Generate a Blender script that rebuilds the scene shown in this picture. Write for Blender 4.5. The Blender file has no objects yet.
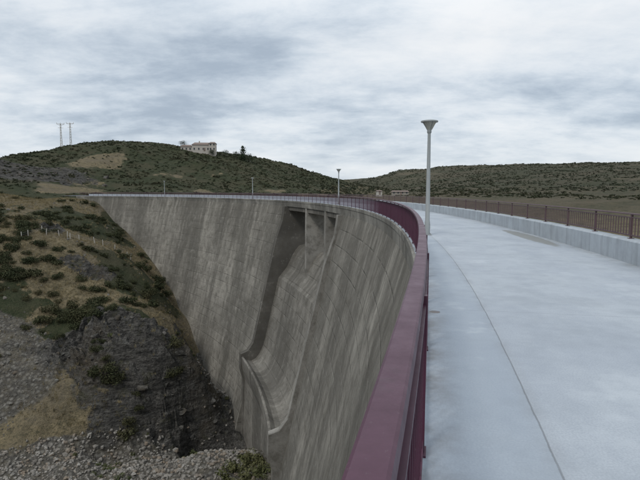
import bpy, math, numpy as np
from mathutils import Vector
rng=np.random.RandomState(7)
S=bpy.context.scene
S.view_settings.view_transform='Standard'; S.view_settings.look='None'; S.view_settings.exposure=0
CAMZ=1.55; F=500.0; PITCH=math.atan(49.5/500)
cp,sp=math.cos(PITCH),math.sin(PITCH)
R0=127.0; TH=math.radians(14.3)
CX=-0.13-R0*math.cos(TH); CY=R0*math.sin(TH)
def P(u,v,t):
    dx=(u-320)/F; dv=(v-240)/F
    return (dx*t,(cp-dv*sp)*t,CAMZ+(-sp-dv*cp)*t)
BAT=0.24
def rf(z): return R0+BAT*z
def on_dam(u,v):
    dx=(u-320)/F; dv=(v-240)/F
    y=cp-dv*sp; zz=-sp-dv*cp
    t=np.linspace(20,200,3601)
    f=np.hypot(dx*t-CX,y*t-CY)-(R0+BAT*(CAMZ+zz*t))
    i=np.where((f[:-1]<0)&(f[1:]>=0))[0]
    i=i[-1] if len(i) else len(t)-2
    return (dx*t[i],y*t[i],CAMZ+zz*t[i])
# ---------- noise
def h2(ix,iy,s):
    n=(ix.astype(np.int64)*374761393+iy.astype(np.int64)*668265263+s*1442695041)&0x7fffffff
    n=((n^(n>>13))*1274126177)&0x7fffffff
    return ((n^(n>>16))&0xffff)/65535.0
def vn(x,y,s=0):
    ix=np.floor(x);iy=np.floor(y);fx=x-ix;fy=y-iy
    fx=fx*fx*(3-2*fx);fy=fy*fy*(3-2*fy)
    a=h2(ix,iy,s);b=h2(ix+1,iy,s);c=h2(ix,iy+1,s);d=h2(ix+1,iy+1,s)
    return (a*(1-fx)+b*fx)*(1-fy)+(c*(1-fx)+d*fx)*fy
def fbm(x,y,o=4,s=0):
    x=np.asarray(x,float);y=np.asarray(y,float)
    r=0;a=.5;
    for k in range(o):
        r=r+a*(vn(x,y,s+k)-.5)*2; x=x*2.03+11.3;y=y*2.03+5.7;a*=.5
    return r
def ss(a,b,x):
    t=np.clip((x-a)/(b-a),0,1); return t*t*(3-2*t)
# ---------- node helpers
class NT:
    def __init__(s,name):
        s.m=bpy.data.materials.new(name); s.m.use_nodes=True
        s.t=s.m.node_tree; s.b=s.t.nodes['Principled BSDF']; s.o=s.t.nodes['Material Output']
    def n(s,ty,**k):
        nd=s.t.nodes.new(ty)
        for a,b in k.items(): setattr(nd,a,b)
        return nd
    def l(s,a,b): s.t.links.new(a,b)
    def set(s,sock,v):
        if hasattr(v,'is_linked') or isinstance(v,bpy.types.NodeSocket): s.l(v,sock)
        else: sock.default_value=v
    def math(s,op,a,b=0.0,c=0.0,clamp=False):
        nd=s.n('ShaderNodeMath',operation=op,use_clamp=clamp)
        s.set(nd.inputs[0],a);s.set(nd.inputs[1],b);s.set(nd.inputs[2],c); return nd.outputs[0]
    def mix(s,f,a,b,bt='MIX'):
        nd=s.n('ShaderNodeMix',data_type='RGBA',blend_type=bt)
        s.set(nd.inputs[0],f)
        for sk,v in ((nd.inputs[6],a),(nd.inputs[7],b)):
            if isinstance(v,(tuple,list)): v=(v[0],v[1],v[2],1)
            s.set(sk,v)
        return nd.outputs[2]
    def noise(s,vec,sc,det=4,rough=.55,dist=0):
        nd=s.n('ShaderNodeTexNoise'); nd.inputs['Scale'].default_value=sc
        nd.inputs['Detail'].default_value=det; nd.inputs['Roughness'].default_value=rough; nd.inputs['Distortion'].default_value=dist
        if vec is not None: s.l(vec,nd.inputs['Vector'])
        return nd.outputs[0]
    def mr(s,v,a,b,c=0.,d=1.,st=False):
        nd=s.n('ShaderNodeMapRange'); 
        if st: nd.interpolation_type='SMOOTHSTEP'
        s.set(nd.inputs[0],v)
        for i,q in zip((1,2,3,4),(a,b,c,d)): nd.inputs[i].default_value=q
        return nd.outputs[0]
    def pos(s): return s.n('ShaderNodeNewGeometry').outputs['Position']
    def scale(s,v,x,y,z,rot=None):
        nd=s.n('ShaderNodeMapping'); nd.inputs['Scale'].default_value=(x,y,z); s.l(v,nd.inputs[0])
        if rot: nd.inputs['Rotation'].default_value=rot
        return nd.outputs[0]
    def bump(s,h,st=.5,d=.05):
        nd=s.n('ShaderNodeBump'); nd.inputs['Strength'].default_value=st; nd.inputs['Distance'].default_value=d
        s.l(h,nd.inputs['Height']); s.l(nd.outputs[0],s.b.inputs['Normal'])
    def fin(s,col,rough=.85,spec=.3,metal=0):
        if isinstance(col,(tuple,list)): col=(col[0],col[1],col[2],1)
        s.set(s.b.inputs['Base Color'],col); s.set(s.b.inputs['Roughness'],rough)
        s.b.inputs['Specular IOR Level'].default_value=spec; s.b.inputs['Metallic'].default_value=metal
        return s.m
# ---------- mesh helpers
def mesh_obj(name,V,Fc,mat,smooth=False,uv=None,parent=None):
    V=np.asarray(V,np.float32)
    me=bpy.data.meshes.new(name)
    if isinstance(Fc,np.ndarray):
        n,k=Fc.shape
        me.vertices.add(len(V)); me.vertices.foreach_set('co',V.ravel())
        me.loops.add(n*k); me.loops.foreach_set('vertex_index',Fc.astype(np.int32).ravel())
        me.polygons.add(n); me.polygons.foreach_set('loop_start',np.arange(0,n*k,k,dtype=np.int32))
        try: me.polygons.foreach_set('loop_total',np.full(n,k,dtype=np.int32))
        except Exception: pass
        me.update(calc_edges=True)
    else:
        me.from_pydata(V.tolist(),[],[list(map(int,f)) for f in Fc])
    if uv is not None:
        ul=me.uv_layers.new(name='UVMap'); li=np.empty(len(me.loops),np.int32); me.loops.foreach_get('vertex_index',li)
        ul.data.foreach_set('uv',np.asarray(uv,np.float32)[li].ravel())
    me.polygons.foreach_set('use_smooth',np.full(len(me.polygons),bool(smooth)))
    me.validate(); me.update()
    ob=bpy.data.objects.new(name,me); S.collection.objects.link(ob)
    if mat: me.materials.append(mat)
    if parent: ob.parent=parent
    return ob
def empty(name,loc=(0,0,0),rz=0):
    e=bpy.data.objects.new(name,None); S.collection.objects.link(e); e.location=loc; e.rotation_euler=(0,0,rz); e.empty_display_size=.3; return e
def cyl(r,ph,z):
    return (CX+r*math.cos(ph),CY+r*math.sin(ph),z)
def sweep(name,prof,p0,p1,mat,step=.5,uvmode='z',parent=None,closed=True):
    n=max(1,int(round(abs(p1-p0)/step))); ph=np.radians(np.linspace(p0,p1,n+1)); m=len(prof)
    V=[];UV=[]
    for a in ph:
        for r,z in prof:
            V.append(cyl(r,a,z)); UV.append((a*R0,z if uvmode=='z' else r))
    Fc=[]
    for i in range(n):
        for j in range(m if closed else m-1):
            k=(j+1)%m
            Fc.append((i*m+j,i*m+k,(i+1)*m+k,(i+1)*m+j))
    if closed:
        Fc.append(tuple(range(m))); Fc.append(tuple(n*m+j for j in reversed(range(m))))
    ob=mesh_obj(name,V,Fc,mat,uv=UV,parent=parent)
    import bmesh
    bm=bmesh.new(); bm.from_mesh(ob.data)
    if closed: bmesh.ops.recalc_face_normals(bm,faces=bm.faces)
    bm.to_mesh(ob.data); bm.free()
    return ob
def boxes(name,L,mat,parent=None):
    sg=[(-1,-1,-1),(1,-1,-1),(1,1,-1),(-1,1,-1),(-1,-1,1),(1,-1,1),(1,1,1),(-1,1,1)]
    q=np.array([(0,3,2,1),(4,5,6,7),(0,1,5,4),(1,2,6,5),(2,3,7,6),(3,0,4,7)])
    L_c=np.array([c for c,_ in L],float); L_a=np.array([a for _,a in L],float)
    sgn=np.array(sg,float)
    V=L_c[:,None,:]+np.einsum('sk,nkj->nsj',sgn,L_a)
    Fc=(q[None]+8*np.arange(len(L))[:,None,None]).reshape(-1,4)
    return mesh_obj(name,V.reshape(-1,3),Fc,mat,parent=parent)
def axbox(c,h): return (c,((h[0],0,0),(0,h[1],0),(0,0,h[2])))
def lathe(name,prof,mat,seg=24,parent=None,loc=(0,0,0),smooth=True):
    V=[];Fc=[];m=len(prof)
    for i in range(seg):
        a=2*math.pi*i/seg
        for r,z in prof: V.append((loc[0]+r*math.cos(a),loc[1]+r*math.sin(a),loc[2]+z))
    for i in range(seg):
        for j in range(m-1):
            k=(i+1)%seg; Fc.append((i*m+j,k*m+j,k*m+j+1,i*m+j+1))
    ob=mesh_obj(name,V,Fc,mat,parent=parent)
    if smooth:
        for p in ob.data.polygons: p.use_smooth=True
        ob.data.set_sharp_from_angle(angle=math.radians(35))
    return ob

# ================= MATERIALS
def dam_mat(name,base=(.228,.214,.186),lines=True,vj=True):
    a=NT(name); uv=a.n('ShaderNodeUVMap').outputs[0]; sx=a.n('ShaderNodeSeparateXYZ'); a.l(uv,sx.inputs[0])
    U,Z=sx.outputs[0],sx.outputs[1]; p=a.pos()
    big=a.noise(p,.07,4,.65); med=a.noise(p,.8,6,.80)
    streak=a.noise(a.scale(uv,.9,.08,1),1,5,.72,.35)
    streak2=a.noise(a.scale(uv,.17,.024,1),1,5,.65,.5)
    c=a.mix(a.mr(big,.38,.62),tuple(x*.64 for x in base),tuple(x*1.22 for x in base))
    c=a.mix(a.mr(streak2,.47,.58,0,.66),c,tuple(x*.40 for x in base))
    c=a.mix(a.mr(streak,.50,.66,0,.5),c,tuple(x*.34 for x in base))
    c=a.mix(a.mr(streak,.42,.32,0,.35),c,(.33,.31,.27))
    c=a.mix(a.mr(med,.47,.64,0,.65),c,(.08,.073,.060))
    c=a.mix(a.mr(med,.42,.30,0,.5),c,(.36,.34,.30))
    if lines:
        wob=a.math('MULTIPLY',a.math('SUBTRACT',streak2,.5),.16)
        zz=a.math('DIVIDE',a.math('ADD',Z,wob),1.55)
        fr=a.math('ABSOLUTE',a.math('SUBTRACT',a.math('FRACT',a.math('ADD',zz,100)),.5))
        ln=a.mr(fr,.055,.0,0,1)
        ln=a.math('MULTIPLY',ln,a.mr(a.noise(a.scale(uv,.16,.5,1),1,5,.82),.42,.64))
        lift=a.n('ShaderNodeTexWhiteNoise',noise_dimensions='1D')
        a.l(a.math('FLOOR',a.math('ADD',zz,100.5)),lift.inputs['W'])
        c=a.mix(a.math('MULTIPLY',lift.outputs[0],.26),c,tuple(x*.42 for x in base))
        saw=a.math('FRACT',a.math('ADD',zz,100.5))
        ef=a.math('MULTIPLY',a.mr(a.noise(a.scale(uv,.35,.22,1),1,6,.82),.55,.68),a.mr(saw,.3,1.0))
        c=a.mix(a.math('MULTIPLY',ef,.42),c,(.40,.38,.34))
        tot=a.math('MULTIPLY',ln,.62)
        if vj:
            fu=a.math('ABSOLUTE',a.math('SUBTRACT',a.math('FRACT',a.math('ADD',a.math('DIVIDE',U,14.0),50)),.5))
            tot=a.math('MAXIMUM',tot,a.mr(fu,.006,.0,0,.38))
        c=a.mix(tot,c,(.06,.055,.046))
        c=a.mix(a.math('MULTIPLY',a.mr(Z,-7,-.8,0,.6),a.mr(streak,.40,.55)),c,(.095,.088,.075))
        a.bump(a.math('SUBTRACT',a.math('MULTIPLY',med,.9),tot),.8,.12)
    else: a.bump(med,.6,.06)
    return a.fin(c,.95,.15)
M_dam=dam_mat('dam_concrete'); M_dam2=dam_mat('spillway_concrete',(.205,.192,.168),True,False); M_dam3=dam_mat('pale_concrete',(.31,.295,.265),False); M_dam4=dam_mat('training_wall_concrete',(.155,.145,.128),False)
# deck
a=NT('deck_concrete'); uv=a.n('ShaderNodeUVMap').outputs[0]; sx=a.n('ShaderNodeSeparateXYZ'); a.l(uv,sx.inputs[0]); U,Rr=sx.outputs[0],sx.outputs[1]; p=a.pos()
big=a.noise(a.scale(uv,.25,.7,1),1,4,.6); med=a.noise(p,2.2,5,.7); fine=a.noise(p,70,2,.7)
c=a.mix(a.mr(big,.35,.65),(.315,.345,.385),(.385,.415,.445))
c=a.mix(a.mr(med,.45,.75,0,.45),c,(.235,.265,.30))
c=a.mix(a.mr(fine,.35,.7,0,.35),c,(.165,.185,.205))
wob=a.math('MULTIPLY',a.math('SUBTRACT',med,.5),.03)
dj=a.math('ABSOLUTE',a.math('SUBTRACT',a.math('ADD',Rr,wob),127.80))
strip=a.math('LESS_THAN',Rr,127.80)
c=a.mix(a.math('MULTIPLY',strip,.40),c,(.225,.27,.32))
fu=a.math('ABSOLUTE',a.math('SUBTRACT',a.math('FRACT',a.math('ADD',a.math('DIVIDE',U,6.0),50.67)),.5))
tj=a.mr(a.math('ADD',fu,a.math('MULTIPLY',wob,.02)),.0012,.0006,0,.4)
jj=a.math('MAXIMUM',a.mr(dj,.008,.003,0,.6),tj)
c=a.mix(a.math('MULTIPLY',a.mr(dj,.10,.0,0,.35),a.mr(med,.35,.65)),c,(.18,.18,.18))
c=a.mix(jj,c,(.10,.105,.11))
n5=a.noise(p,.45,5,.75)
c=a.mix(a.mr(n5,.50,.62,0,.38),c,(.215,.24,.265))
c=a.mix(a.mr(n5,.44,.36,0,.32),c,(.45,.48,.505))
def blob(u0,r0,su,sr,amt,colr,nz=1.6):
    global c
    du=a.math('DIVIDE',a.math('SUBTRACT',U,u0),su); dr=a.math('DIVIDE',a.math('SUBTRACT',Rr,r0),sr)
    dd=a.math('ADD',a.math('MULTIPLY',du,du),a.math('MULTIPLY',dr,dr)); dd=a.math('ADD',dd,a.math('MULTIPLY',a.math('SUBTRACT',med,.5),nz))
    c=a.mix(a.mr(dd,1.1,.7,0,amt),c,colr)
blob(math.radians(-6.4)*R0,131.0,3.0,.30,.75,(.15,.15,.13))
def ur(x,y): return math.atan2(y-CY,x-CX)*R0,math.hypot(x-CX,y-CY)
q=ur(1.46,6.29); blob(q[0],q[1],.07,.07,.7,(.10,.065,.045),5)
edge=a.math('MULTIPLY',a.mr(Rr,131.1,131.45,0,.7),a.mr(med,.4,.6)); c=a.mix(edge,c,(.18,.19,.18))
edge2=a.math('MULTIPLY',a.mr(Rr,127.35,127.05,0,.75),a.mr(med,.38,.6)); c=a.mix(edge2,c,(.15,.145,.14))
spt=a.mr(a.noise(p,1.3,5,.78),.68,.72,0,.6); c=a.mix(spt,c,(.14,.12,.10))
a.bump(a.math('SUBTRACT',a.math('ADD',a.math('MULTIPLY',fine,.12),a.math('MULTIPLY',med,.3)),jj),.4,.012)
M_deck=a.fin(c,.75,.35)
# parapet
a=NT('parapet_concrete'); uv=a.n('ShaderNodeUVMap').outputs[0]; sx=a.n('ShaderNodeSeparateXYZ'); a.l(uv,sx.inputs[0]); U,Z=sx.outputs[0],sx.outputs[1]; p=a.pos()
med=a.noise(p,1.6,5,.7); st=a.noise(a.scale(uv,3,.3,1),1,4,.65)
c=a.mix(a.mr(med,.35,.7),(.37,.405,.435),(.29,.315,.34)); c=a.mix(a.mr(st,.48,.7,0,.6),c,(.17,.18,.18))
fu=a.math('ABSOLUTE',a.math('SUBTRACT',a.math('FRACT',a.math('ADD',a.math('DIVIDE',U,4.0),50)),.5)); j=a.mr(fu,.004,.001,0,.7); c=a.mix(j,c,(.12,.12,.12))
a.bump(med,.3,.02); M_par=a.fin(c,.85,.3)
def paint(name,col,var=.25,rough=.4,spec=.5,metal=0):
    a=NT(name); p=a.pos(); n=a.noise(p,6,4,.7); c=a.mix(a.mr(n,.35,.75,0,var*2),col,tuple(x*.55+.02 for x in col))
    return a.fin(c,a.mr(n,.3,.7,rough,rough+.2),spec,metal)
a=NT('maroon_paint'); p=a.pos(); n=a.noise(p,4,5,.72); n2=a.noise(p,60,3,.7); c=a.mix(a.mr(n,.35,.72),(.066,.018,.038),(.048,.016,.029)); c=a.mix(a.mr(n2,.62,.74,0,.35),c,(.13,.10,.11)); c=a.mix(a.mr(a.noise(p,1.7,4,.8),.60,.70,0,.4),c,(.032,.018,.022))
M_mar=a.fin(c,a.mr(n,.3,.7,.36,.56),.42)
M_marb=paint('brown_red_paint',(.080,.044,.048),.3,.5)
M_pole=paint('grey_pole_paint',(.28,.30,.30),.15,.4)
M_glass=paint('lamp_glass',(.40,.40,.35),.1,.25)
M_wood=paint('weathered_wood',(.22,.20,.17),.3,.9)
M_post=paint('fence_post_concrete',(.40,.38,.34),.3,.9)
M_steel=paint('galvanised_steel',(.34,.35,.36),.2,.6)

# ================= TERRAIN
shared=[]; D=[]; Uu=[]
def add(L,u,v,t): L.append(P(u,v,t))
for q in [(-60,165,190),(0,158,235),(20,153,255),(60,147,290),(100,142.5,310),(150,143.5,320),(200,150,330),(250,157,340),(300,169,352),(345,181,380),(375,190,400),(-200,160,230)]:
    add(shared,*q); x,y,z=P(*q); k=1.35; shared.append((x*k,y*k,z-12))
for q in [(0,188,165),(40,180,200),(95,187,205),(150,180,235),(200,180,250),(250,182,260),(300,187,270),(340,192,290),(60,165,240),(150,160,275),(220,164,290),(290,177,310)]: add(shared,*q)
for q in [(345,185,760),(400,171,720),(450,166.5,700),(520,164.5,680),(600,162.5,640),(700,160,600),(820,160,560),(340,180,900)]:
    add(shared,*q); x,y,z=P(*q); shared.append((x*1.4,y*1.4,z-15))
for q in [(400,190,430),(450,184,470),(520,182,430),(600,180,380),(700,182,330)]: add(shared,*q)
for q in [(360,196,330),(400,194.5,330),(450,194,300),(520,195,260),(600,198,200),(680,202,160)]: add(Uu,*q)
Uu+= [(15,20,-6),(20,50,-7),(20,80,-7),(10,110,-6),(-10,150,-5),(-40,165,-3),(40,40,-6),(60,80,-5.5),(60,0,-5),(20,-30,-6),(100,-40,-3),(100,60,-4),(40,150,-5.5),(90,120,-4)]
shared+=[(-70,151,-.7),(-80,158,-.5),(-68,158,-1.6),(-90,150,-.5),(-62,168,-2.2)]
D+= [(-60,50,-34),(-45,58,-33.5),(-30,60,-33),(-15,62,-32.6),(-10,52,-32),(-16,74,-33.2),(-5,30,-32),(-8,0,-32),(-40,30,-34),(-40,-30,-34),(-90,20,-36),(-150,-20,-38),(-120,50,-25),(-150,90,0),(-140,140,12),(-3,-40,-25)]
for q in [(0,455,63),(0,410,68),(0,350,75),(0,300,83),(0,250,94),(0,215,106),(-60,300,84),(-60,220,104),(-60,400,72),
          (60,455,64),(60,410,68),(60,340,79),(60,290,89),(60,245,100),(60,215,118),(50,200,140),(10,198,130),
          (100,452,66),(100,410,68.5),(100,350,73),(100,325,77),(110,290,92),(110,250,108),(95,222,125),
          (150,444,69),(150,415,70),(150,370,72),(150,328,77),(145,300,93),(135,265,110),
          (197,428,74),(194,395,75.5),(186,355,80),(175,325,93),(158,290,108)]: add(D,*q)
edge=[(97,203),(115,222),(135,240),(150,258),(165,280),(180,308),(195,340),(205,365),(215,388),(235,422),(255,450),(272,474)]
for e in edge:
    x,y,z=on_dam(*e); D.append((x,y,z))
    dx,dy=x-CX,y-CY; r=math.hypot(dx,dy); D.append((CX+dx*(r+4)/r,CY+dy*(r+4)/r,z))
class RBF:
    def __init__(s,pts,c=4.0):
        A=np.array(pts,float); s.p=A[:,:2]/100; s.c=c/100; n=len(A)
        K=-np.sqrt(((s.p[:,None]-s.p[None])**2).sum(-1)+s.c**2)
        Q=np.c_[np.ones(n),s.p]; M=np.zeros((n+3,n+3)); M[:n,:n]=K-np.eye(n)*.004; M[:n,n:]=Q; M[n:,:n]=Q.T
        s.w=np.linalg.solve(M,np.r_[A[:,2],0,0,0])
    def __call__(s,x,y):
        x=np.asarray(x,float)/100;y=np.asarray(y,float)/100; r=np.zeros_like(x)+s.w[-3]+s.w[-2]*x+s.w[-1]*y
        for (px,py),w in zip(s.p,s.w): r=r-w*np.sqrt((x-px)**2+(y-py)**2+s.c**2)
        return r
far=[(2500,2500,0),(-2500,2500,0),(2500,-2500,0),(-2500,-2500,0),(0,3000,0),(3000,0,0),(-3000,0,0),(0,-3000,0),(0,1600,10),(900,1400,10)]
fD=RBF(shared+D+far,2.0); fU=RBF(shared+Uu+far)
def polar(x,y):
    return np.hypot(x-CX,y-CY),np.degrees(np.arctan2(y-CY,x-CX))
def rockmask(x,y):
    m=ss(1.05,.75,np.hypot((x+28)/17.5,(y-75)/9.5)+.35*fbm(x/6,y/6,3,5))
    m2=ss(1.1,.6,np.hypot((x+128)/34,(y-205)/30)+.5*fbm(x/14,y/14,3,9))
    m3=ss(1,.6,np.hypot((x+58)/3.5,(y-108)/3.5)+.3*fbm(x/3,y/3,2,3))
    m4=ss(1,.7,np.hypot((x+45)/6,(y-96)/3)+.5*fbm(x/4,y/4,3,13))*.6
    return np.clip(m+m2*.8+m3+m4,0,1)
def height(x,y,detail=True):
    x=np.asarray(x,float);y=np.asarray(y,float)
    r,ph=polar(x,y)
    w=ss(127.4,130.8,r); z=fD(x,y)*(1-w)+fU(x,y)*w
    if detail:
        dist=np.hypot(x,y); k=ss(60,300,dist)
        indam=(r>112)&(r<134)&(ph<66)&(ph>-70)
        z=z+np.where(indam,.15,1)*(fbm(x/22,y/22,4,1)*(1.0+2.0*k)+fbm(x/3,y/3,3,2)*.45)
        rm=rockmask(x,y)*np.where(indam,.3,1)
        rg=1-np.abs(fbm(x/5+.3*y/5,y/7,5,21))*2.2
        rg2=1-np.abs(fbm(x/1.9+.4*y/2,y/2.6,4,27))*2.2
        zt=z+.45*x-.15*y
        st=zt/2.6+1.1*fbm(x/5,y/5,5,31); terr=(np.floor(st)+ss(.3,.7,st-np.floor(st))-st)*2.6
        st2=zt/.9+1.1*fbm(x/2,y/2,4,35); ter2=(np.floor(st2)+ss(.3,.7,st2-np.floor(st2))-st2)*.9
        z=z+rm*(rg*1.6+rg2*.75+terr*1.0+ter2*.6-1.1)
    z=np.where((r>126)&(r<133)&(ph<64.5)&(ph>-70),np.minimum(z,-1.4),z)
    z=np.where((r>118)&(r<=126.2)&(ph<62)&(ph>-70),np.minimum(z,-.6),z)
    return z
def axis(segs):
    o=[]
    for a0,a1,st in segs: o+=list(np.arange(a0,a1,st))
    return np.array(o)
xs=axis([(-3000,-700,120),(-700,-300,20),(-300,-110,3.2),(-110,-60,.7),(-60,-8,.27),(-8,2,.6),(2,40,2.5),(40,260,5),(260,800,12),(800,3001,120)])
ys=axis([(-3000,-300,150),(-300,0,20),(0,44,2),(44,60,.6),(60,92,.22),(92,124,.55),(124,165,1.0),(165,420,3.0),(420,1000,10),(1000,3201,120)])
X,Y=np.meshgrid(xs,ys); Zt=height(X,Y)
nx,ny=len(xs),len(ys); print('grid',nx,ny)
V=np.c_[X.ravel(),Y.ravel(),Zt.ravel()]
idx=np.arange(nx*ny).reshape(ny,nx)
Fc=np.stack([idx[:-1,:-1],idx[:-1,1:],idx[1:,1:],idx[1:,:-1]],-1).reshape(-1,4)
gy,gx=np.gradient(Zt,ys,xs); slope=np.hypot(gx,gy)
r,ph=polar(X,Y)
near=(r<127)&(X>-110)&(Y<165)&(X<10)
n1=fbm(X/9,Y/9,4,40); n2=fbm(X/30,Y/30,4,50); n3=fbm(X/3,Y/3,3,60)
rock=np.clip(rockmask(X,Y)*1.2+np.where(near,ss(1.1,1.7,slope)*.7,0),0,1)
floor=np.where(near|((Zt<-27)),ss(-30.6,-31.6,Zt+n3*1.0-2.5*ss(-24,-18,X)),0)*(1-.9*rockmask(X,Y))
scree=np.where(near,ss(1.2,.75,np.hypot((X+56)/18,(Y-70)/11.5)+.3*n1),0)
scrub=np.where(near,ss(.0,.25,n1+.25*ss(-70,-90,X))*ss(-27,-24,Zt),ss(-.50,-.15,n2+.3*n1+.12))
path=ss(1.1,.7,np.hypot((X+112)/14,(Y-255)/22)+.4*n1)
lower=np.where((~near)&(X>0)&(Zt<4+6*n2),1,0)
scrub=scrub*(1-path*.8)*(1-lower*.5)
scrub=np.where((Zt<-1)&(~near)&(r>127),scrub*.7,scrub)
gravel=np.clip(floor+scree*.95,0,1)
col=np.stack([rock,scrub,gravel,np.ones_like(rock)],-1).reshape(-1,4).astype(np.float32)
a=NT('hillside_ground'); at=a.n('ShaderNodeAttribute',attribute_name='mask'); sp3=a.n('ShaderNodeSeparateColor'); a.l(at.outputs['Color'],sp3.inputs[0])
mr_,mg_,mb_=sp3.outputs[0],sp3.outputs[1],sp3.outputs[2]; p=a.pos()
n_a=a.noise(p,.08,4,.65); n_b=a.noise(p,.5,5,.72); n_c=a.noise(p,2.8,3,.7)
dry=a.mix(a.mr(n_b,.38,.62),(.205,.165,.100),(.105,.088,.055)); dry=a.mix(a.mr(n_c,.48,.65,0,.7),dry,(.05,.048,.03)); dry=a.mix(a.mr(n_a,.45,.62,0,.6),dry,(.13,.110,.080))
grn=a.mix(a.mr(n_b,.35,.62),(.022,.030,.015),(.048,.052,.028)); grn=a.mix(a.mr(n_c,.5,.7,0,.6),grn,(.066,.062,.037))
grn=a.mix(a.mr(n_a,.45,.62,0,.55),grn,(.072,.063,.040))
c=a.mix(a.mr(a.math('ADD',mg_,a.math('MULTIPLY',a.math('SUBTRACT',n_b,.5),1.4)),.35,.6),dry,grn)
py=a.n('ShaderNodeSeparateXYZ'); a.l(p,py.inputs[0])
upm=a.math('MULTIPLY',a.mr(py.outputs[0],5,60),a.mr(py.outputs[1],60,160))
c=a.mix(a.math('MULTIPLY',upm,.75),c,a.mix(a.mr(a.noise(a.scale(p,.25,1,1),.03,5,.7),.42,.6),(.054,.056,.038),(.088,.076,.056)))
vor=a.n('ShaderNodeTexVoronoi'); vor.inputs['Scale'].default_value=1.8; a.l(p,vor.inputs[0])
hs=a.n('ShaderNodeSeparateColor'); a.l(vor.outputs['Color'],hs.inputs[0])
grav=a.mix(hs.outputs[0],(.10,.093,.082),(.20,.188,.165)); grav=a.mix(a.mr(vor.outputs[0],.25,.6,0,.8),grav,(.05,.046,.04)); grav=a.mix(a.mr(n_b,.45,.62,0,.5),grav,(.135,.118,.086))
c=a.mix(a.mr(a.math('ADD',mb_,a.math('MULTIPLY',a.math('SUBTRACT',n_b,.5),.8)),.4,.6),c,grav)
strat=a.noise(a.scale(p,.45,.7,2.0,(.25,.42,0)),1,5,.75)
rk=a.mix(a.mr(strat,.36,.62),(.028,.027,.025),(.120,.113,.102)); rk=a.mix(a.mr(n_c,.46,.64,0,.65),rk,(.027,.026,.024)); rk=a.mix(a.mr(n_a,.53,.63,0,.45),rk,(.10,.080,.054)); rk=a.mix(a.mr(n_b,.56,.66,0,.6),rk,(.060,.058,.034))
c=a.mix(a.mr(a.math('ADD',mr_,a.math('MULTIPLY',a.math('SUBTRACT',n_b,.5),.9)),.4,.6),c,rk)
a.bump(a.math('ADD',n_c,a.math('MULTIPLY',strat,1.2)),1,.5)
M_ter=a.fin(c,.97,.1)
ter=mesh_obj('terrain',V,Fc,M_ter,smooth=True)
ca=ter.data.color_attributes.new('mask','FLOAT_COLOR','POINT'); ca.data.foreach_set('color',col.ravel())
fcx=rock.ravel()[Fc].mean(1)>.5
ter.data.polygons.foreach_set('use_smooth',~fcx)

# ---------- scatter tools
def leaf_bush(nl,lobes,sz,flat=.7,seed=0,lo=0.0):
    g=np.random.RandomState(seed); C=g.uniform(-.55,.55,(lobes,3)); C[:,2]=g.uniform(.1,.6,lobes); Rr=g.uniform(.35,.65,lobes)
    k=g.randint(0,lobes,nl); d=g.normal(size=(nl,3)); d/=np.linalg.norm(d,axis=1)[:,None]; q=C[k]+d*(Rr[k]*g.uniform(.55,1.08,nl))[:,None]
    q[:,2]=np.abs(q[:,2])*flat+lo
    nn=d+g.normal(size=(nl,3))*.6; nn/=np.linalg.norm(nn,axis=1)[:,None]
    t=np.cross(nn,g.normal(size=(nl,3))); t/=np.linalg.norm(t,axis=1)[:,None]; b=np.cross(nn,t)
    s=g.uniform(.5,1.3,nl)[:,None]*sz
    V=np.stack([q-t*s-b*s*.5,q+t*s-b*s*.6,q+t*s*.6+b*s,q-t*s*.5+b*s*.8],1).reshape(-1,3)
    return V,np.arange(nl*4).reshape(-1,4)
def rock_t(seed,sub=1,flat=False):
    import bmesh
    bm=bmesh.new(); bmesh.ops.create_icosphere(bm,subdivisions=sub,radius=1); g=np.random.RandomState(seed)
    V=np.array([v.co[:] for v in bm.verts]); Fq=np.array([[v.index for v in f.verts] for f in bm.faces]); bm.free()
    for k in range(14 if flat else 8):
        n=g.normal(size=3); n/=np.linalg.norm(n); dlt=V@n-g.uniform(.3 if flat else .42,.75); V=V-np.where(dlt>0,dlt,0)[:,None]*n
    if flat:
        V*=[g.uniform(.9,1.3),g.uniform(.8,1.2),g.uniform(.7,1.1)]
        c_,s_=math.cos(.32),math.sin(.32); V=V@np.array([[c_,0,s_],[0,1,0],[-s_,0,c_]])
    else: V*=g.uniform(.6,1.1,3)
    V+=g.normal(size=V.shape)*(.025 if flat else .04)
    return V,Fq
def scatter(name,temps,pts,sc,mat,tilt=.0,ang=(0,6.283),smooth=False,parent=None):
    n=len(pts); g=np.random.RandomState(len(name)+n); Vs=[];Fs=[];off=0
    which=g.randint(0,len(temps),n)
    for ti,(tv,tf) in enumerate(temps):
        I=np.where(which==ti)[0]
        if not len(I): continue
        an=g.uniform(ang[0],ang[1],len(I)); c,s=np.cos(an),np.sin(an)
        Rm=np.zeros((len(I),3,3)); Rm[:,0,0]=c;Rm[:,0,1]=-s;Rm[:,1,0]=s;Rm[:,1,1]=c;Rm[:,2,2]=1
        if tilt:
            t=g.uniform(-tilt,tilt,len(I)); T=np.zeros((len(I),3,3)); T[:,0,0]=1;T[:,1,1]=np.cos(t);T[:,1,2]=-np.sin(t);T[:,2,1]=np.sin(t);T[:,2,2]=np.cos(t); Rm=T@Rm
        v=np.einsum('nij,vj->nvi',Rm,tv)*np.asarray(sc)[I][:,None,None]+pts[I][:,None,:]
        Vs.append(v.reshape(-1,3)); Fs.append((tf[None]+off+len(tv)*np.arange(len(I))[:,None,None]).reshape(-1,tf.shape[1])); off+=len(I)*len(tv)
    return mesh_obj(name,np.concatenate(Vs),np.concatenate(Fs),mat,smooth=smooth,parent=parent)
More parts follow.
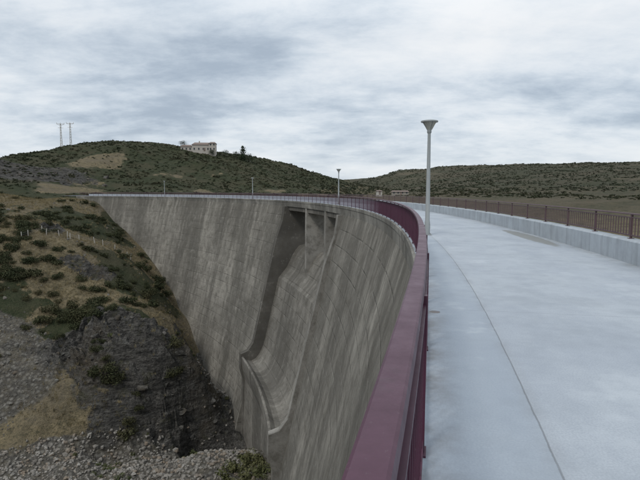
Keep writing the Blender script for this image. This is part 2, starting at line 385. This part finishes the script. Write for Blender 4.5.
def foliage(name,c1,c2,c3):
    a=NT(name); p=a.pos(); n=a.noise(p,.35,3,.6); m=a.noise(p,3.5,2,.7); big=a.noise(p,.05,3,.6)
    c=a.mix(a.mr(n,.35,.65),c1,c2); c=a.mix(a.mr(m,.45,.7,0,.7),c,c3); c=a.mix(a.mr(big,.48,.62,0,.5),c,(c3[0]*1.05,c3[1]*.93,c3[2]*.95)); return a.fin(c,.9,.1)
M_bush=foliage('scrub_foliage',(.020,.028,.014),(.040,.045,.022),(.070,.064,.033))
M_bushfar=foliage('heath_foliage',(.020,.028,.015),(.038,.045,.025),(.056,.054,.033))
M_bushhaze=foliage('hazed_heath_foliage',(.030,.039,.025),(.050,.058,.037),(.070,.070,.048))  # heath colours lightened and greyed to stand in for distance haze
M_grass=foliage('dry_grass_blades',(.25,.205,.12),(.18,.145,.08),(.10,.09,.045))
M_pine=foliage('pine_foliage',(.014,.028,.016),(.028,.045,.022),(.04,.055,.03))
def stone(name,lo,hi):
    a=NT(name); p=a.pos(); vor=a.n('ShaderNodeTexVoronoi'); vor.inputs['Scale'].default_value=1.1; a.l(p,vor.inputs[0]); hs=a.n('ShaderNodeSeparateColor'); a.l(vor.outputs['Color'],hs.inputs[0])
    c=a.mix(hs.outputs[0],lo,hi); c=a.mix(a.mr(hs.outputs[1],.6,.9,0,.6),c,(lo[0]*1.3,lo[1]*1.05,lo[2]*.8)); n=a.noise(p,4,3,.7); c=a.mix(a.mr(n,.4,.75,0,.6),c,tuple(x*.5 for x in lo)); a.bump(n,.6,.08); return a.fin(c,.95,.15)
M_rip=stone('riprap_stone',(.145,.132,.115),(.28,.262,.235)); M_scr=stone('scree_stone',(.085,.08,.071),(.17,.162,.143))
a=NT('dark_rock'); p=a.pos(); strat=a.noise(a.scale(p,.45,.7,2.0,(.25,.42,0)),1,5,.75); m=a.noise(p,3,3,.7); c=a.mix(a.mr(strat,.38,.62),(.029,.028,.026),(.120,.113,.102)); c=a.mix(a.mr(m,.48,.68,0,.65),c,(.040,.038,.029)); c=a.mix(a.mr(a.noise(p,.3,3,.6),.50,.62,0,.35),c,(.10,.080,.054)); a.bump(a.math('ADD',m,strat),.9,.2); M_rock=a.fin(c,.95,.1)
def masked(xr,yr,n,fn,seed):
    g=np.random.RandomState(seed); x=g.uniform(*xr,n); y=g.uniform(*yr,n); k=g.uniform(size=n)<fn(x,y); return x[k],y[k]
rockT=[rock_t(i) for i in range(10)]; slabT=[rock_t(40+i,2,True) for i in range(10)]
def f_floor(x,y):
    r,ph=polar(x,y); z=height(x,y); return np.where((z<-30.6+.8*fbm(x/5,y/5,2,8)+2.5*ss(-24,-18,x))&(r<119.0),1.-.9*rockmask(x,y),0)
x,y=masked((-75,-3),(44,94),20000,f_floor,1); z=height(x,y); s=rng.uniform(.12,.38,len(x))*(1+.6*(rng.uniform(size=len(x))>.93))
scatter('riprap_stones',rockT,np.c_[x,y,z+s*.15],s,M_rip,tilt=1.2)
def f_scree(x,y): return ss(1.2,.75,np.hypot((x+56)/18,(y-70)/11.5)+.3*fbm(x/9,y/9,4,40))
x,y=masked((-80,-33),(54,88),11000,f_scree,2); z=height(x,y); s=rng.uniform(.06,.20,len(x))*(1+1.8*(rng.uniform(size=len(x))>.965)); scatter('scree_stones',rockT,np.c_[x,y,z],s,M_scr,tilt=1.2)
x,y=masked((-50,-10),(62,90),520,lambda x,y:rockmask(x,y)**2,3); z=height(x,y); s=rng.uniform(.25,1.1,len(x))**1.2; scatter('cliff_rocks',slabT,np.c_[x,y,z-s*.5],s,M_rock,tilt=.4,ang=(-.7,.7))
x,y=masked((-170,-90),(150,240),700,lambda x,y:rockmask(x,y)*.8,4); z=height(x,y); s=rng.uniform(.5,2.4,len(x)); scatter('hillside_crag',slabT,np.c_[x,y,z-s*.3],s,M_rock,tilt=.5,ang=(-.8,.8))
x,y=masked((-100,-28),(66,155),420,lambda x,y:np.ones_like(x)*.5,14); z=height(x,y); s=rng.uniform(.12,.6,len(x)); r,ph=polar(x,y); k=(r<122)
scatter('scattered_boulders',rockT,np.c_[x,y,z][k],s[k],M_scr,tilt=.6)
def f_bush(x,y):
    r,ph=polar(x,y); z=height(x,y); d=np.clip(ss(.0,.3,fbm(x/9,y/9,4,40)+.25*ss(-70,-90,x))*.9+.10,0,1)
    d=d*(z>-29)*(1-.9*rockmask(x,y))*(1-.9*f_scree(x,y)); return np.where((r<rf(z)-2.0)|(r>140),d,0)
bt=[leaf_bush(420,6,.075,.75,i) for i in range(6)]
x,y=masked((-105,-25),(66,168),1700,f_bush,5); z=height(x,y); s=rng.uniform(.3,1.6,len(x)); print('bush',len(x))
scatter('hillside_shrubs',bt,np.c_[x,y,z-.1],s,M_bush)
L=[]
g=np.random.RandomState(3)
for (u,v,t,n_,sd) in [(110,300,89,12,3.),(70,300,88,12,3.5),(60,325,82,8,2.5),(140,285,102,8,2.2),(150,262,116,6,2),(15,210,105,26,5),(8,240,95,26,4),(5,275,88,16,3),(18,262,92,12,3),(120,375,70,4,1.2),(95,365,72,4,1.5),(90,318,82,8,3),(158,282,112,4,1.5),(130,395,69,4,1.5),(165,350,74,3,1.2)]:
    x0,y0,_=P(u,v,t)
    for k in range(n_): L.append((x0+g.normal()*sd,y0+g.normal()*sd,g.uniform(.7,1.9)))
L=np.array(L); z=height(L[:,0],L[:,1]); r,ph=polar(L[:,0],L[:,1]); k=r<rf(z)-2
scatter('dense_shrubs',[leaf_bush(750,8,.06,.8,20+i) for i in range(4)],np.c_[L[:,0],L[:,1],z-.15][k],L[:,2][k],M_bush)
x,y=masked((-40,-4),(46,92),600,lambda x,y:ss(.05,.35,fbm(x/7,y/7,3,77))*.7,6); s=rng.uniform(.2,.75,len(x))
g=np.random.RandomState(8)
for (u,v,t,n_,sd,sz) in [(255,468,59,34,1.5,1.1),(248,478,57,18,1.6,.9),(110,474,62,18,2.2,.6)]:
    x0,y0,_=P(u,v,t); x=np.r_[x,x0+g.normal(size=n_)*sd]; y=np.r_[y,y0+g.normal(size=n_)*sd]; s=np.r_[s,g.uniform(.5,1.2,n_)*sz]
z=height(x,y); r,ph=polar(x,y); k=r<rf(z)-.5
scatter('channel_weeds',[leaf_bush(160,4,.10,.9,50+i) for i in range(3)],np.c_[x,y,z][k],s[k],foliage('weed_foliage',(.045,.065,.025),(.075,.085,.033),(.10,.095,.05)))
def tuft(seed):
    g=np.random.RandomState(seed); V=[]
    for i in range(9):
        a=g.uniform(0,6.28); l=g.uniform(.4,1); w=.05; b=g.normal(size=2)*.18; d=np.array([math.cos(a),math.sin(a)])*g.uniform(.1,.5)
        V+=[(b[0]-w,b[1],0),(b[0]+w,b[1],0),(b[0]+d[0],b[1]+d[1],l)]
    return np.array(V),np.arange(27).reshape(-1,3)
def f_gr(x,y):
    r,ph=polar(x,y); z=height(x,y); return np.where((z>-31)&(r<rf(z)-.6),(1-rockmask(x,y)*.85)*(1-.9*f_scree(x,y)),0)*ss(.35,-.1,fbm(x/9,y/9,4,40))
x,y=masked((-105,-18),(64,160),32000,f_gr,8); z=height(x,y)
scatter('dry_grass',[tuft(i) for i in range(6)],np.c_[x,y,z-.03],rng.uniform(.25,.75,len(x)),M_grass)
def f_far(x,y):
    d=ss(-.45,.1,fbm(x/30,y/30,4,50)+.4*fbm(x/9,y/9,4,40)+.10); d=d*(1-.85*ss(1.2,.8,np.hypot((x+112)/14,(y-255)/22)+.3*fbm(x/9,y/9,4,40)))
    r,ph=polar(x,y); return np.where(r>136,d*(1-.6*rockmask(x,y))+.03,0)
x,y=masked((-230,130),(165,420),27000,f_far,9); z=height(x,y); k=(z>-1.5); x,y,z=x[k],y[k],z[k]
scatter('hill_scrub',[leaf_bush(24,4,.26,.6,70+i) for i in range(6)],np.c_[x,y,z-.1],rng.uniform(.3,1.0,len(x))*(1+.7*(rng.uniform(size=len(x))>.92)),M_bushfar)
x,y=masked((0,620),(230,760),24000,f_far,10); z=height(x,y); k=(z>1)&(y>x*.6); x,y,z=x[k],y[k],z[k]
scatter('far_hill_scrub',[leaf_bush(14,4,.38,.5,90+i) for i in range(5)],np.c_[x,y,z-.1],rng.uniform(.5,1.6,len(x)),M_bushhaze)

# ================= DAM
PA,PB=-48,66; S0,S1=8.8,21.8
dam=empty('arch_dam')
def face_prof(zb=-42):
    zs=np.arange(-.9,zb,-4.0); return [(rf(z)+.0 if z<-1 else R0-.02,z) for z in zs]+[(rf(zb),zb),(131.4,zb),(131.4,-.9)]
sweep('wall_body_near',face_prof(),PA,S0,M_dam,.5,parent=dam)
sweep('wall_body_far',face_prof(),S1,PB,M_dam,.5,parent=dam)
c=1.3
ogee=[(131.4,-42),(131.4,-8.6),(131.1,-7.6),(130.4,-7.1),(129.6,-6.9),(128.9,-7.1),(128.2,-7.8),(127.6,-8.8),(126.8,-10.4)]
for z in (-12,-14,-17,-20,-21.5): ogee.append((rf(z)+c,z))
ogee+=[(rf(-22.5)+1.2,-22.6),(122.2,-23.8),(121.6,-24.5),(120.9,-24.8),(120.2,-24.6),(119.6,-24.0),(119.35,-24.1),(119.4,-25.8),(119.8,-27.5),(119.2,-42)]
ob=sweep('spillway_chute',ogee,S0+.3,S1-.3,M_dam2,.5,parent=dam)
tw=[(131.3,-.92),(126.5,-.92),(126.2,-3)]+[(rf(z)-.45,z) for z in (-6,-10,-15,-20,-22.0)]+[(120.4,-23.2),(119.25,-23.6),(119.15,-26.0),(119.6,-27.6),(119.0,-41.9),(131.3,-41.9)]
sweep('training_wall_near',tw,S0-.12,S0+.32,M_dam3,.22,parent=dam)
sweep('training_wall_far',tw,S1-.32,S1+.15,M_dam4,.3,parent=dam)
for i,pp in enumerate((12.9,17.3)):
    sweep('bridge_pier_%d'%(i+1),[(129.6,-.93),(127.0,-.93),(126.9,-9.4),(127.2,-10.6),(129.6,-10.6)],pp-.17,pp+.17,M_dam3,.17,parent=dam)
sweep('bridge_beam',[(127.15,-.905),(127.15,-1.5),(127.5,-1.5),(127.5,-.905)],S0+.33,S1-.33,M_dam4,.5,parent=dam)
M_slab=dam_mat('crest_concrete',(.24,.23,.205),False)
sweep('crest_slab',[(126.95,-.006),(126.92,-.03),(126.92,-.26),(126.96,-.30),(126.99,-.9),(131.8,-.9),(131.8,-.006)],PA,PB,M_slab,.5,parent=dam)
sweep('walkway',[(126.99,0.0),(131.47,0.0)],PA,PB+3,M_deck,.25,'r',closed=False)
par=sweep('parapet_wall',[(131.45,-.02),(131.44,.47),(131.47,.5),(131.74,.5),(131.78,.47),(131.79,-.02)],PA,PB,M_par,.25)
def railing(name,rc,z0,zt,mat,wid,pitch,post,p0,p1,bh=.006,bw=.008,th=.05,off=0.0,plate=.05,ins=0.0):
    e=empty(name); w=wid/2; rh=rc-off
    sweep('handrail',[(rh-w,zt-th*.8),(rh-w+.006,zt-.006),(rh-w+.015,zt),(rh+w-.015,zt),(rh+w-.006,zt-.006),(rh+w,zt-th*.8),(rh+w-.01,zt-th),(rh-w+.01,zt-th)],p0,p1,mat,.25,parent=e)
    sweep('bottom_rail',[(rc-.015,z0+.06),(rc-.015,z0+.09),(rc+.015,z0+.09),(rc+.015,z0+.06)],p0,p1,mat,.25,parent=e)
    sweep('sub_rail',[(rc-.013,zt-th-.075),(rc-.013,zt-th-.05),(rc+.013,zt-th-.05),(rc+.013,zt-th-.075)],p0,p1,mat,.25,parent=e)
    L=[];n=int(math.radians(p1-p0)*rc/pitch)
    for i in range(n):
        a=math.radians(p0)+i*pitch/rc; zc=(z0+.09+zt-th-.075)/2; hz=(zt-th-.075-z0-.09)/2
        er=(math.cos(a),math.sin(a),0); et=(-math.sin(a),math.cos(a),0)
        L.append((cyl(rc,a,zc),(tuple(q*bw for q in er),tuple(q*bh for q in et),(0,0,hz))))
    boxes('balusters',L,mat,e)
    L=[]; n=int(math.radians(p1-p0)*rc/post)
    for i in range(n):
        a=math.radians(p0)+i*post/rc; er=(math.cos(a),math.sin(a),0); et=(-math.sin(a),math.cos(a),0)
        L.append((cyl(rc,a,(z0+zt-th)/2),(tuple(q*.02 for q in er),tuple(q*.022 for q in et),(0,0,(zt-th-z0)/2))))
        L.append((cyl(rc,a,z0+.006),(tuple(q*plate for q in er),tuple(q*.06 for q in et),(0,0,.006))))
    boxes('posts',L,mat,e); return e
railing('downstream_railing',127.04,0.0,1.0,M_mar,.105,.14,2.0,-22,PB-.5,off=.050,plate=.03)
railing('upstream_railing',131.61,.5,1.06,M_marb,.06,.14,2.0,-22,PB-.5,bh=.008,bw=.008,th=.035)
# ================= LAMPS
def lamp(ph_,r_):
    a=math.radians(ph_); e=empty('street_lamp',cyl(r_,a,0.0),a)
    boxes('base_plate',[axbox((0,0,.012),(.15,.15,.012))]+[axbox((sx_*.11,sy_*.11,.04),(.014,.014,.02)) for sx_ in(-1,1) for sy_ in (-1,1)],M_pole,e)
    lathe('pole',[(.095,.02),(.095,.45),(.08,.5),(.052,3.5),(.054,3.52)],M_pole,16,e)
    boxes('inspection_hatch',[axbox((.093,0,.3),(.006,.035,.09))],M_steel,e)
    lathe('neck',[(.054,3.50),(.075,3.53),(.075,3.62),(.06,3.64)],M_pole,20,e)
    lathe('diffuser',[(.075,3.62),(.235,3.88)],M_glass,28,e)
    lathe('cap',[(.235,3.875),(.29,3.88),(.295,3.91),(.28,3.93),(.16,3.955),(0,3.965)],M_pole,28,e)
    L=[]
    for k in range(4):
        t=k*math.pi/2+.4; c_,s_=math.cos(t),math.sin(t)
        d=Vector((.175*c_,.175*s_,.29)); u=d.normalized(); rr=Vector((-s_,c_,0)); nn=u.cross(rr)
        ctr=Vector((.165*c_,.165*s_,3.76)); L.append((tuple(ctr),(tuple(u*.15),tuple(rr*.010),tuple(nn*.010))))
    boxes('ribs',L,M_pole,e)
for q in (-6.25,11.2,30.2,49.1): lamp(q,127.71)

# ================= far house, buildings, trees, pylons
def hz(x,y): return float(height(np.array([x]),np.array([y]))[0])
M_wall=paint('rendered_wall',(.40,.37,.33),.2,.9); M_roof=paint('clay_tile_roof',(.17,.13,.11),.3,.9); M_win=paint('window_dark',(.03,.035,.04),.1,.3); M_wall2=paint('pale_render',(.42,.40,.36),.15,.9)
def house(name,x,y,w,d,h,rh,rz,wall,wins=5,storeys=2,wing=True,z=None,chim=True):
    z0=(hz(x,y) if z is None else z); e=empty(name,(x,y,z0),rz)
    def block(tag,cx,cy,w,d,h,rh,wins,storeys):
        boxes(tag+'_walls',[axbox((cx,cy,h/2-1.5),(w/2,d/2,h/2+1.5))],wall,e)
        o=.4; V=[(cx-w/2-o,cy-d/2-o,h+.01),(cx+w/2+o,cy-d/2-o,h+.01),(cx+w/2+o,cy+d/2+o,h+.01),(cx-w/2-o,cy+d/2+o,h+.01),(cx-w/2-o+rh,cy,h+rh),(cx+w/2+o-rh,cy,h+rh)]
        mesh_obj(tag+'_roof',V,[(0,1,5,4),(2,3,4,5),(1,2,5),(3,0,4),(3,2,1,0)],M_roof,parent=e)
        L=[];Fm=[]
        for s_ in range(storeys):
            for i in range(wins):
                px=cx-w/2+w*(i+.5)/wins; pz=1.5+s_*2.7
                L.append(axbox((px,cy-d/2,pz),(.45,.05,.6))); Fm.append(axbox((px,cy-d/2,pz-.68),(.55,.12,.07)))
        boxes(tag+'_windows',L,M_win,e); boxes(tag+'_sills',Fm,M_wall2,e)
    block('main',0,0,w,d,h,rh,wins,storeys)
    if wing:
        block('wing',-w/2-3.6,.3,7.0,d*.8,h*.72,rh*.8,3,1); block('tower',w*.40,-.8,4.2,d*1.05,h*1.22,rh*.7,2,2)
    boxes('door',[axbox((w*.05,-d/2,1.05),(.55,.07,1.05))],M_roof,e)
    if chim: boxes('chimney',[axbox((-w*.2,.6,h+rh),(.35,.35,1.0))],wall,e)
    return e
x,y,_=P(204,151,318); house('country_house',x,y,14,7,4.0,1.7,.12,M_wall,5,1,z=P(205,151.2,318)[2]-.3)
x,y,_=P(400,194,300); house('farm_building',x,y,10,6,2.0,.8,-.1,paint('weathered_render',(.24,.22,.19),.2,.9),4,1,wing=False,z=P(402,194.8,300)[2]-.2,chim=False)
x,y,_=P(379,193,290); house('small_hut',x,y,3,3,1.9,.6,.1,M_wall2,1,1,wing=False,z=P(379,194.5,290)[2],chim=False)
def tree(name,x,y,h,rad,conic=True,seed=0,n=1100):
    z0=hz(x,y)-.2; e=empty(name,(x,y,z0)); g=np.random.RandomState(seed)
    lathe('trunk',[(.028*h,0),(.02*h,.3*h),(.012*h,.7*h),(.003*h,.97*h)],M_wood,8,e)
    L=[]
    for k in range(14):
        a=g.uniform(0,6.28); zz=g.uniform(.2,.85)*h; l=rad*(1-.75*zz/h if conic else .7); d=Vector((math.cos(a),math.sin(a),.3)).normalized(); s_=Vector((-math.sin(a),math.cos(a),0)); u=d.cross(s_)
        c_=Vector((0,0,zz))+d*l/2; L.append((tuple(c_),(tuple(d*l/2),tuple(s_*.008*h),tuple(u*.008*h))))
    boxes('limbs',L,M_wood,e)
    nc=34; cz=g.uniform(.08,.97,nc) if conic else g.uniform(.25,.95,nc); ca=g.uniform(0,6.28,nc)
    prof=(1.05-cz)*rad if conic else rad*np.sqrt(np.clip(1-((cz-.58)/.45)**2,0.05,1)); cr=prof*g.uniform(.2,.85,nc)
    C=np.c_[cr*np.cos(ca),cr*np.sin(ca),cz*h]; k=g.randint(0,nc,n); q=C[k]+g.normal(size=(n,3))*(.12*rad+.18*prof[k])[:,None]*[1,1,.7]
    t=g.normal(size=(n,3));t/=np.linalg.norm(t,axis=1)[:,None]; b=np.cross(t,g.normal(size=(n,3))); b/=np.linalg.norm(b,axis=1)[:,None]; s_=g.uniform(.02,.045,n)[:,None]*h
    V=np.stack([q-t*s_,q+b*s_*.7,q+t*s_,q-b*s_*.6],1).reshape(-1,3)
    mesh_obj('crown',V,np.arange(n*4).reshape(-1,4),M_pine,parent=e)
for (u,t,h,rd,cn,sd) in [(243,316,9.5,3.2,True,1),(250,318,5.5,3.0,False,2),(236,320,4.6,2.4,False,3),(226,322,4.0,2.4,False,4),(183,318,4.4,2.6,False,5),(212,314,4.0,2.2,False,6)]:
    x,y,_=P(u,155,t); tree('pine_tree' if cn else 'small_tree',x,y,h,rd,cn,sd)
def pylon(u,t,h):
    x,y,_=P(u,146,t); z0=hz(x,y)-.3; e=empty('power_pylon',(x,y,z0),.3)
    L=[]
    def bar(p,q,w):
        p,q=Vector(p),Vector(q); d=(q-p); l=d.length/2; d.normalize(); s_=d.cross(Vector((0.1,1,.05))).normalized(); uu=d.cross(s_)
        L.append((tuple((p+q)/2),(tuple(d*l),tuple(s_*w),tuple(uu*w))))
    for sx_ in(-1,1):
        for sy_ in (-1,1): bar((sx_*.45,sy_*.45,0),(sx_*.2,sy_*.2,h),.07)
    for k in range(9):
        z1,z2=h*k/9,h*(k+1)/9; w1,w2=.45-.25*k/9,.45-.25*(k+1)/9; sg=1 if k%2 else -1
        for sy_ in (-1,1): bar((-sg*w1,sy_*w1,z1),(sg*w2,sy_*w2,z2),.04); bar((sy_*w1,-sg*w1,z1),(sy_*w2,sg*w2,z2),.04)
    boxes('lattice_mast',L,M_wall2,e); L.clear()
    bar((-2.0,0,h-.2),(2.0,0,h-.2),.10); bar((-1.4,0,h-2.4),(1.4,0,h-2.4),.07); bar((-2.0,0,h-.2),(-.2,0,h-1.2),.05); bar((2.0,0,h-.2),(.2,0,h-1.2),.05)
    boxes('crossarms',L,M_wall2,e); L.clear()
    for q in (-1.9,0,1.9): bar((q,0,h-.1),(q,0,h+.55),.07)
    boxes('insulators',L,M_wall2,e)
pylon(61.5,285,13.2); pylon(71,290,13.2)
L=[]; gq=np.random.RandomState(12)
for i,(u,v,t) in enumerate([(22+9*k,245-1.2*k+2*math.sin(k),99+1.2*k) for k in range(13)]):
    x,y,_=P(u,v,t); x+=gq.normal()*.5; y+=gq.normal()*.6; z=hz(x,y); hh=gq.uniform(.6,.8); L.append(((x,y,z+hh*.8),((.055,0,0),(0,.055,0),(gq.normal()*.05,gq.normal()*.05,hh))))
fe=empty('wire_fence'); boxes('posts',L,M_post,fe)
W=[]
for i in range(len(L)-1):
    for hh in (.0,.35):
        p=Vector(L[i][0])+Vector((0,0,hh)); q=Vector(L[i+1][0])+Vector((0,0,hh)); d=q-p; l=d.length/2; d.normalize(); s_=d.cross(Vector((0,0,1))).normalized(); uu=d.cross(s_)
        W.append((tuple((p+q)/2),(tuple(d*l),tuple(s_*.006),tuple(uu*.006))))
boxes('wires',W,M_steel,fe)

# ================= WORLD
SE,SA=48,215
w=bpy.data.worlds.new('World'); S.world=w; w.use_nodes=True; t=w.node_tree; t.nodes.clear()
class WT(NT):
    def __init__(s,t): s.t=t
k=WT(t)
out=k.n('ShaderNodeOutputWorld'); bg=k.n('ShaderNodeBackground'); k.l(bg.outputs[0],out.inputs[0])
sky=k.n('ShaderNodeTexSky'); sky.sky_type='NISHITA'; sky.sun_disc=False; sky.sun_elevation=math.radians(SE); sky.sun_rotation=math.radians(SA)
tc=k.n('ShaderNodeTexCoord'); sxyz=k.n('ShaderNodeSeparateXYZ'); k.l(tc.outputs['Generated'],sxyz.inputs[0])
zc=k.math('MAXIMUM',sxyz.outputs[2],0.0); den=k.math('ADD',zc,.22)
cb=k.n('ShaderNodeCombineXYZ'); k.l(k.math('DIVIDE',sxyz.outputs[0],den),cb.inputs[0]); k.l(k.math('DIVIDE',sxyz.outputs[1],den),cb.inputs[1]); cb.inputs[2].default_value=8.3
v=cb.outputs[0]
n1=k.noise(v,.95,7,.56,.15); n2=k.noise(k.scale(v,.7,1.1,1),3.2,7,.64,.2)
f=k.math('ADD',k.math('MULTIPLY',n1,.68),k.math('MULTIPLY',n2,.32))
f=k.math('ADD',f,k.mr(sxyz.outputs[0],-.5,.3,-.012,.005))
cr=k.n('ShaderNodeValToRGB'); k.l(f,cr.inputs[0]); cr.color_ramp.interpolation='B_SPLINE'; e=cr.color_ramp.elements
e[0].position=.37; e[0].color=(.38,.455,.55,1); e[1].position=.63; e[1].color=(.93,.945,.96,1)
q=e.new(.44); q.color=(.55,.63,.72,1); q=e.new(.52); q.color=(.76,.82,.88,1)
c=k.mix(k.mr(zc,.0,.12,.5,0),cr.outputs[0],(.76,.81,.86))
gain=k.mr(zc,.28,.9,1.0,1.7)
vm=k.n('ShaderNodeVectorMath',operation='SCALE'); k.l(c,vm.inputs[0]); k.l(gain,vm.inputs['Scale'])
vs=k.n('ShaderNodeVectorMath',operation='SCALE'); k.l(sky.outputs[0],vs.inputs[0]); vs.inputs['Scale'].default_value=.06
ad=k.n('ShaderNodeVectorMath',operation='SCALE'); k.l(vm.outputs[0],ad.inputs[0]); ad.inputs['Scale'].default_value=9.4
sm=k.n('ShaderNodeVectorMath',operation='ADD'); k.l(ad.outputs[0],sm.inputs[0]); k.l(vs.outputs[0],sm.inputs[1])
k.l(sm.outputs[0],bg.inputs[0]); bg.inputs[1].default_value=.1
sun=bpy.data.lights.new('sun','SUN'); sun.energy=1.4; sun.angle=math.radians(12); sun.color=(1,.96,.9)
so=bpy.data.objects.new('sun',sun); S.collection.objects.link(so)
az=math.radians(SA); el=math.radians(SE)
d=Vector((math.sin(az)*math.cos(el),math.cos(az)*math.cos(el),math.sin(el))); so.rotation_euler=d.to_track_quat('Z','Y').to_euler(); so.location=d*100
cam=bpy.data.cameras.new('camera'); cam.lens=36*F/640; cam.sensor_width=36; cam.clip_end=8000; cam.clip_start=.05
co=bpy.data.objects.new('camera',cam); S.collection.objects.link(co); co.location=(0,0,CAMZ); co.rotation_euler=(math.pi/2-PITCH,0,0); S.camera=co
